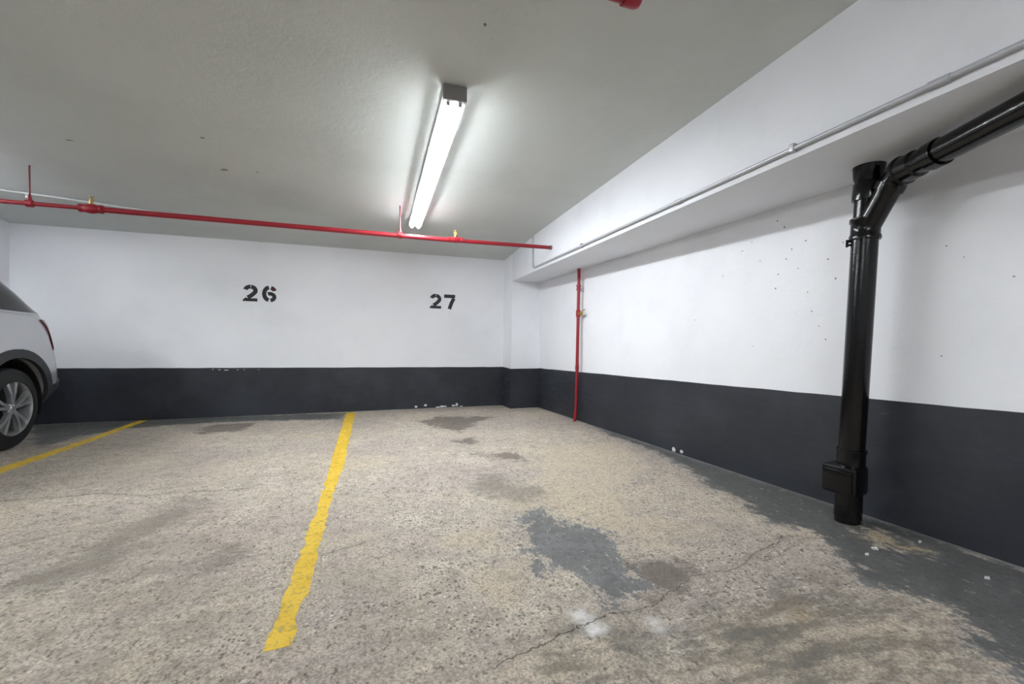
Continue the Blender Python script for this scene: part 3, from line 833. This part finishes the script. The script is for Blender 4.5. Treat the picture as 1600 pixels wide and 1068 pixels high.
# ================================================================ SMALL LITTER ON THE FLOOR
def flake(x, y, r, label, seed):
    rn = random.Random(seed)
    z = FZ(x, y)
    n = 9
    ring = [(x + r * math.cos(2 * math.pi * i / n) * rn.uniform(.5, 1.3), y + r * math.sin(2 * math.pi * i / n) * rn.uniform(.4, 1.1)) for i in range(n)]
    vs = [(a, b, z - .002) for a, b in ring] + [(x + (a - x) * .8, y + (b - y) * .8, z + rn.uniform(.004, .012)) for a, b in ring]
    fs = [tuple(range(n))[::-1], tuple(range(n, 2 * n))] + [(i, (i + 1) % n, n + (i + 1) % n, n + i) for i in range(n)]
    return tag(pydata('paint_flake', vs, fs, 'chalk'), label, 'debris', 'paint flakes on the floor')
flake(2.403, 1.482, .017, 'largest white paint flake on the dark floor strip in front of the drain stack', 1)
flake(2.30, 1.455, .009, 'small pale flake left of the largest white flake', 2)
flake(2.70, 1.46, .008, 'small white flake at the foot of the right wall past the drain stack', 3)
flake(2.56, 1.14, .009, 'small pale flake on the dark floor strip near the right edge', 4)

# ================================================================ THE PARKED CAR
def build_car():
    GX, GY = -4.122, 5.44
    car = thing('car', 'silver SUV with dark windows and alloy wheels parked in the left bay', 'car', (GX, GY, FZ(GX, GY)), rot=(math.atan(-.0169), -math.atan(.0086), 0))
    ZT = [.24, .28, .40, .50, .55, .62, .74, .87, .95, 1.04, 1.12, 1.18, 1.26, 1.32, 1.36, 1.42, 1.50, 1.58, 1.654, 1.71, 1.745, 1.77, 1.785]
    def tab(pairs): 
        a = [p[0] for p in pairs]; b = [p[1] for p in pairs]
        return lambda z: float(np.interp(z, a, b))
    yr = tab([(.24, .50), (.28, .56), (.40, .70), (.50, .83), (.55, .865), (.62, .87), (.87, .80), (1.04, .735), (1.2, .65), (1.32, .56), (1.50, .42), (1.654, .27), (1.71, .19), (1.745, .10), (1.77, -.02), (1.785, -.2)])
    yf = tab([(.24, -3.5), (.4, -3.68), (.62, -3.74), (.87, -3.70), (.95, -3.64), (1.04, -3.48), (1.12, -2.95), (1.18, -2.5), (1.32, -2.2), (1.5, -1.88), (1.654, -1.58), (1.71, -1.42), (1.745, -1.25), (1.77, -1.0), (1.785, -.7)])
    wt = tab([(.24, .84), (.28, .90), (.4, .955), (.55, .985), (.74, 1.0), (.95, 1.0), (1.12, .99), (1.26, .975), (1.32, .96), (1.36, .935), (1.5, .875), (1.654, .80), (1.71, .755), (1.745, .70), (1.77, .60), (1.785, .42)])
    def ex(z): return float(np.interp(z, [.2, 1.2, 1.4, 1.785], [11, 10, 8, 5]))
    def surf(y, z):
        a, b, w, n = yf(z), yr(z), wt(z), ex(z)
        tt = abs((y - (a + b) / 2) / ((b - a) / 2))
        return w * max(1 - min(tt, 1) ** n, 0) ** (1 / n)
    N = 112
    vs, fs = [], []
    for z in ZT:
        a, b, w, n = yf(z), yr(z), wt(z), ex(z)
        for k in range(N):
            th = 2 * math.pi * (k + .5) / N
            c, s = math.cos(th), math.sin(th)
            # walk the outline evenly enough: blend of angle and corner spacing
            r = (abs(c) ** n + abs(s) ** n) ** (-1 / n)
            vs.append((s * r * w, (a + b) / 2 + c * r * (b - a) / 2, z))
    for i in range(len(ZT) - 1):
        for k in range(N):
            k2 = (k + 1) % N
            fs.append((i * N + k, i * N + k2, (i + 1) * N + k2, (i + 1) * N + k))
    fs.append(tuple(range(N))[::-1]); fs.append(tuple((len(ZT) - 1) * N + k for k in range(N)))
    body = pydata('body', vs, fs, 'car_paint', car)
    HUBZ, WB = .386, -2.87
    for y in (0, WB):
        for s in (-1, 1):
            cv, cf = tube_data([(s * .60, y, HUBZ + .0), (s * 1.2, y, HUBZ + .0)], .485, 48)
            cut = pydata('cutter', cv, cf, 'dark_void', car)
            mod = body.modifiers.new('b', 'BOOLEAN'); mod.operation = 'DIFFERENCE'; mod.object = cut; mod.solver = 'EXACT'
    dg = bpy.context.evaluated_depsgraph_get()
    me = bpy.data.meshes.new_from_object(body.evaluated_get(dg))
    body.modifiers.clear(); body.data = me
    for o in [o for o in bpy.data.objects if o.name.startswith('cutter')]: bpy.data.objects.remove(o)
    me.materials.clear(); me.materials.append(M['car_paint'])
    for p in me.polygons: p.material_index = 0
    shade(me, 32)

    def panel(name, poly, off, mat, parent, s=1, step=.05, inset=.02):
        P = []
        for a, b in zip(poly, poly[1:] + poly[:1]):
            k = max(1, int(math.dist(a, b) / step))
            P += [(a[0] + (b[0] - a[0]) * i / k, a[1] + (b[1] - a[1]) * i / k) for i in range(k)]
        nb = len(P)
        ys = [p[0] for p in P]; zs = [p[1] for p in P]
        X, Y = np.meshgrid(np.arange(min(ys), max(ys), step), np.arange(min(zs), max(zs), step))
        dd = sdf(P, X, Y)
        pts = P + [(float(a), float(b)) for a, b in zip(X[dd > step * .4], Y[dd > step * .4])]
        r = delaunay_2d_cdt([Vector(p) for p in pts], [], [list(range(nb))], 1, 1e-5)
        v2, tris = r[0], r[2]
        n = len(v2)
        vv = [(s * (surf(p[0], p[1]) + off), p[0], p[1]) for p in v2]
        ff = [tuple(t_) for t_ in tris]
        from collections import Counter
        ed = Counter()
        for t_ in ff:
            for i in range(len(t_)): ed[tuple(sorted((t_[i], t_[(i + 1) % len(t_)])))] += 1
        bl = [e for e, c in ed.items() if c == 1]
        vv += [(s * (surf(p[0], p[1]) - inset), p[0], p[1]) for p in v2]
        ff += [(a, b, n + b, n + a) for a, b in bl]
        return pydata(name, vv, ff, mat, parent, smooth=True)
    for s in (1, -1):
        panel('quarter_window', [(-.80, 1.33), (.10, 1.315), (.44, 1.318), (.36, 1.42), (.25, 1.55), (.12, 1.655), (.0, 1.69), (-.80, 1.70)], .004, 'car_glass', car, s)
        panel('rear_door_window', [(-1.72, 1.30), (-.86, 1.325), (-.86, 1.70), (-1.35, 1.69), (-1.72, 1.64)][::1], .004, 'car_glass', car, s)
        panel('front_door_window', [(-2.12, 1.29), (-1.78, 1.30), (-1.78, 1.62), (-1.86, 1.50)], .004, 'car_glass', car, s)
        panel('belt_trim', [(-2.12, 1.265), (-.8, 1.295), (.30, 1.292), (.30, 1.306), (-.8, 1.312), (-2.12, 1.285)], .006, 'car_paint', car, s)
        panel('tail_light', [(.37, 1.25), (.50, 1.255), (.60, 1.17), (.68, 1.03), (.705, .93), (.67, .96), (.58, 1.08), (.47, 1.18)], .012, 'tail_red', car, s, .025)
        for y0 in (0, WB):
            ring = [(y0 + .565 * math.cos(math.radians(a)), HUBZ + .565 * math.sin(math.radians(a))) for a in range(-10, 191, 8)]
            ring += [(y0 + .482 * math.cos(math.radians(a)), HUBZ + .482 * math.sin(math.radians(a))) for a in range(190, -11, -8)]
            panel('wheel_arch_flare', ring, .018, 'car_plastic', car, s, .05)
        panel('bumper_cladding', [(.50, .27), (.55, .50), (.58, .565), (.72, .60), (.845, .625), (.855, .56), (.82, .51), (.66, .40), (.55, .30)], .014, 'car_plastic', car, s, .03)
        panel('sill_cladding', [(-2.36, .27), (-.50, .27), (-.53, .44), (-2.34, .44)], .014, 'car_plastic', car, s)
        panel('door_seam', [(-.82, .48), (-.812, .48), (-.812, 1.3), (-.82, 1.3)], .0015, 'dark_void', car, s)
        panel('door_seam', [(-1.76, .48), (-1.752, .48), (-1.752, 1.3), (-1.76, 1.3)], .0015, 'dark_void', car, s)
        panel('fuel_door_seam', [(-.56, 1.0), (-.553, 1.0), (-.50, 1.2), (-.507, 1.2)], .0015, 'dark_void', car, s)
        for yy in (-.98, -1.92):
            panel('door_handle', [(yy - .1, 1.10), (yy + .1, 1.11), (yy + .1, 1.14), (yy - .1, 1.13)], .03, 'car_paint', car, s)
        panel('headlight', [(-3.60, .88), (-3.2, .95), (-3.2, 1.0), (-3.52, .98)], .012, 'lamp_clear', car, s, .03)
        tube('roof_rail', [(s * .66, -1.1, 1.75), (s * .66, -1.0, 1.81), (s * .66, -.2, 1.815), (s * .63, .02, 1.74)], .016, 'car_plastic', car, 8)
        mir = boxo('mirror', (s * 1.03 - .09, s * 1.03 + .09, -2.12, -2.02, 1.24, 1.38), 'car_paint', car, .03)
    # tailgate glass, plate and front grille across the ends
    def endpanel(name, x0, x1, z0, z1, front, off, mat, nx=10, nz=5):
        vs, fs = [], []
        for j in range(nz + 1):
            z = z0 + (z1 - z0) * j / nz
            for i in range(nx + 1):
                x = x0 + (x1 - x0) * i / nx
                a, b, w, n = yf(z), yr(z), wt(z), ex(z)
                q = max(1 - min(abs(x / w), .999) ** n, 0) ** (1 / n)
                y = (a + b) / 2 + (-1 if front else 1) * (q * (b - a) / 2 + off)
                vs.append((x, y, z))
        m = len(vs)
        vs += [(x, y + (.03 if front else -.03), z) for x, y, z in vs]
        W = nx + 1
        for j in range(nz):
            for i in range(nx):
                a = j * W + i
                fs += [(a, a + 1, a + W + 1, a + W), (m + a, m + a + W, m + a + W + 1, m + a + 1)]
        rim = [j * W for j in range(nz + 1)] + [nz * W + i for i in range(1, W)] + [j * W + nx for j in range(nz - 1, -1, -1)] + [i for i in range(nx - 1, 0, -1)]
        for a, b in zip(rim, rim[1:] + rim[:1]): fs.append((a, b, m + b, m + a))
        return pydata(name, vs, fs, mat, car, smooth=True)
    endpanel('tailgate_window', -.70, .70, 1.33, 1.66, False, .004, 'car_glass')
    endpanel('rear_bumper_cladding', -.86, .86, .34, .56, False, .012, 'car_plastic')
    endpanel('license_plate', -.16, .16, .88, 1.03, False, .012, 'cable_white')
    endpanel('windscreen', -.72, .72, 1.22, 1.66, True, .004, 'car_glass')
    endpanel('grille', -.42, .42, .70, .93, True, .012, 'car_plastic')
    endpanel('front_bumper_cladding', -.86, .86, .30, .50, True, .012, 'car_plastic')
    # wheels
    R_ = .386
    first = None
    for y0 in (0, WB):
        for s in (1, -1):
            tx = s * .985
            prof = [(.0, .27), (.012, .29), (.02, .335), (.035, R_ - .012), (.06, R_), (.18, R_), (.205, R_ - .012), (.22, .335), (.228, .29), (.24, .27), (.24, .255), (.0, .255), (.0, .27)]
            wheel = lathe('wheel', (tx, y0, R_), (tx - s * .3, y0, R_), prof, 'tyre', car, 48, cap=False)
            rp = [(.012, .272), (.004, .268), (.006, .252), (.03, .242), (.20, .236), (.235, .255), (.235, .02), (.17, .01)]
            rim = lathe('rim', (tx, y0, R_), (tx - s * .3, y0, R_), rp, 'alloy', wheel, 40, cap=False)
            lathe('brake_disc', (tx - s * .13, y0, R_), (tx - s * .2, y0, R_), [(0, .01), (0, .235), (.012, .235), (.012, .01)], 'dark_void', wheel, 32)
            lathe('hub_cap', (tx - s * .010, y0, R_), (tx - s * .1, y0, R_), [(0, .0), (0, .028), (.004, .032), (.012, .055), (.05, .06), (.05, .0)], 'alloy', wheel, 24)
            for k in range(5):
                for dlt in (-1, 1):
                    a0 = math.radians(72 * k + 20) + dlt * .10
                    a1 = math.radians(72 * k + 20) + dlt * .215
                    def pt(a, r_, x): return Vector((tx - s * x, y0 + math.cos(a) * r_, R_ + math.sin(a) * r_))
                    wv = []
                    for (a, r_, hw, x) in ((a0, .040, .013, .014), (a0 * .5 + a1 * .5, .14, .013, .008), (a1, .248, .019, .016)):
                        tdir = Vector((0, -math.sin(a), math.cos(a)))
                        c = pt(a, r_, x); cb = pt(a, r_, x + .035)
                        wv += [c - tdir * hw, c + tdir * hw, cb + tdir * hw * 1.2, cb - tdir * hw * 1.2]
                    ff = [(0, 1, 2, 3), (8, 9, 10, 11)]
                    for i in (0, 4):
                        ff += [(i + q, i + (q + 1) % 4, i + 4 + (q + 1) % 4, i + 4 + q) for q in range(4)]
                    pydata('spoke', wv, ff, 'alloy', wheel)
            wv, wf = [], []
            for a in range(-14, 195, 8):
                c_, s_ = math.cos(math.radians(a)), math.sin(math.radians(a))
                wv += [(s * x, y0 + r_ * c_, HUBZ + r_ * s_) for x, r_ in ((.62, .05), (.62, .478), (.93, .480), (.93, .468), (.63, .468), (.63, .05))]
            m_ = len(wv) // 6
            for i in range(m_ - 1):
                for k in range(6): wf.append((i * 6 + k, i * 6 + (k + 1) % 6, i * 6 + 6 + (k + 1) % 6, i * 6 + 6 + k))
            wf += [tuple(range(6)), tuple(range(m_ * 6 - 6, m_ * 6))]
            pydata('wheel_well', wv, wf, 'dark_void', car)
    return car
build_car()
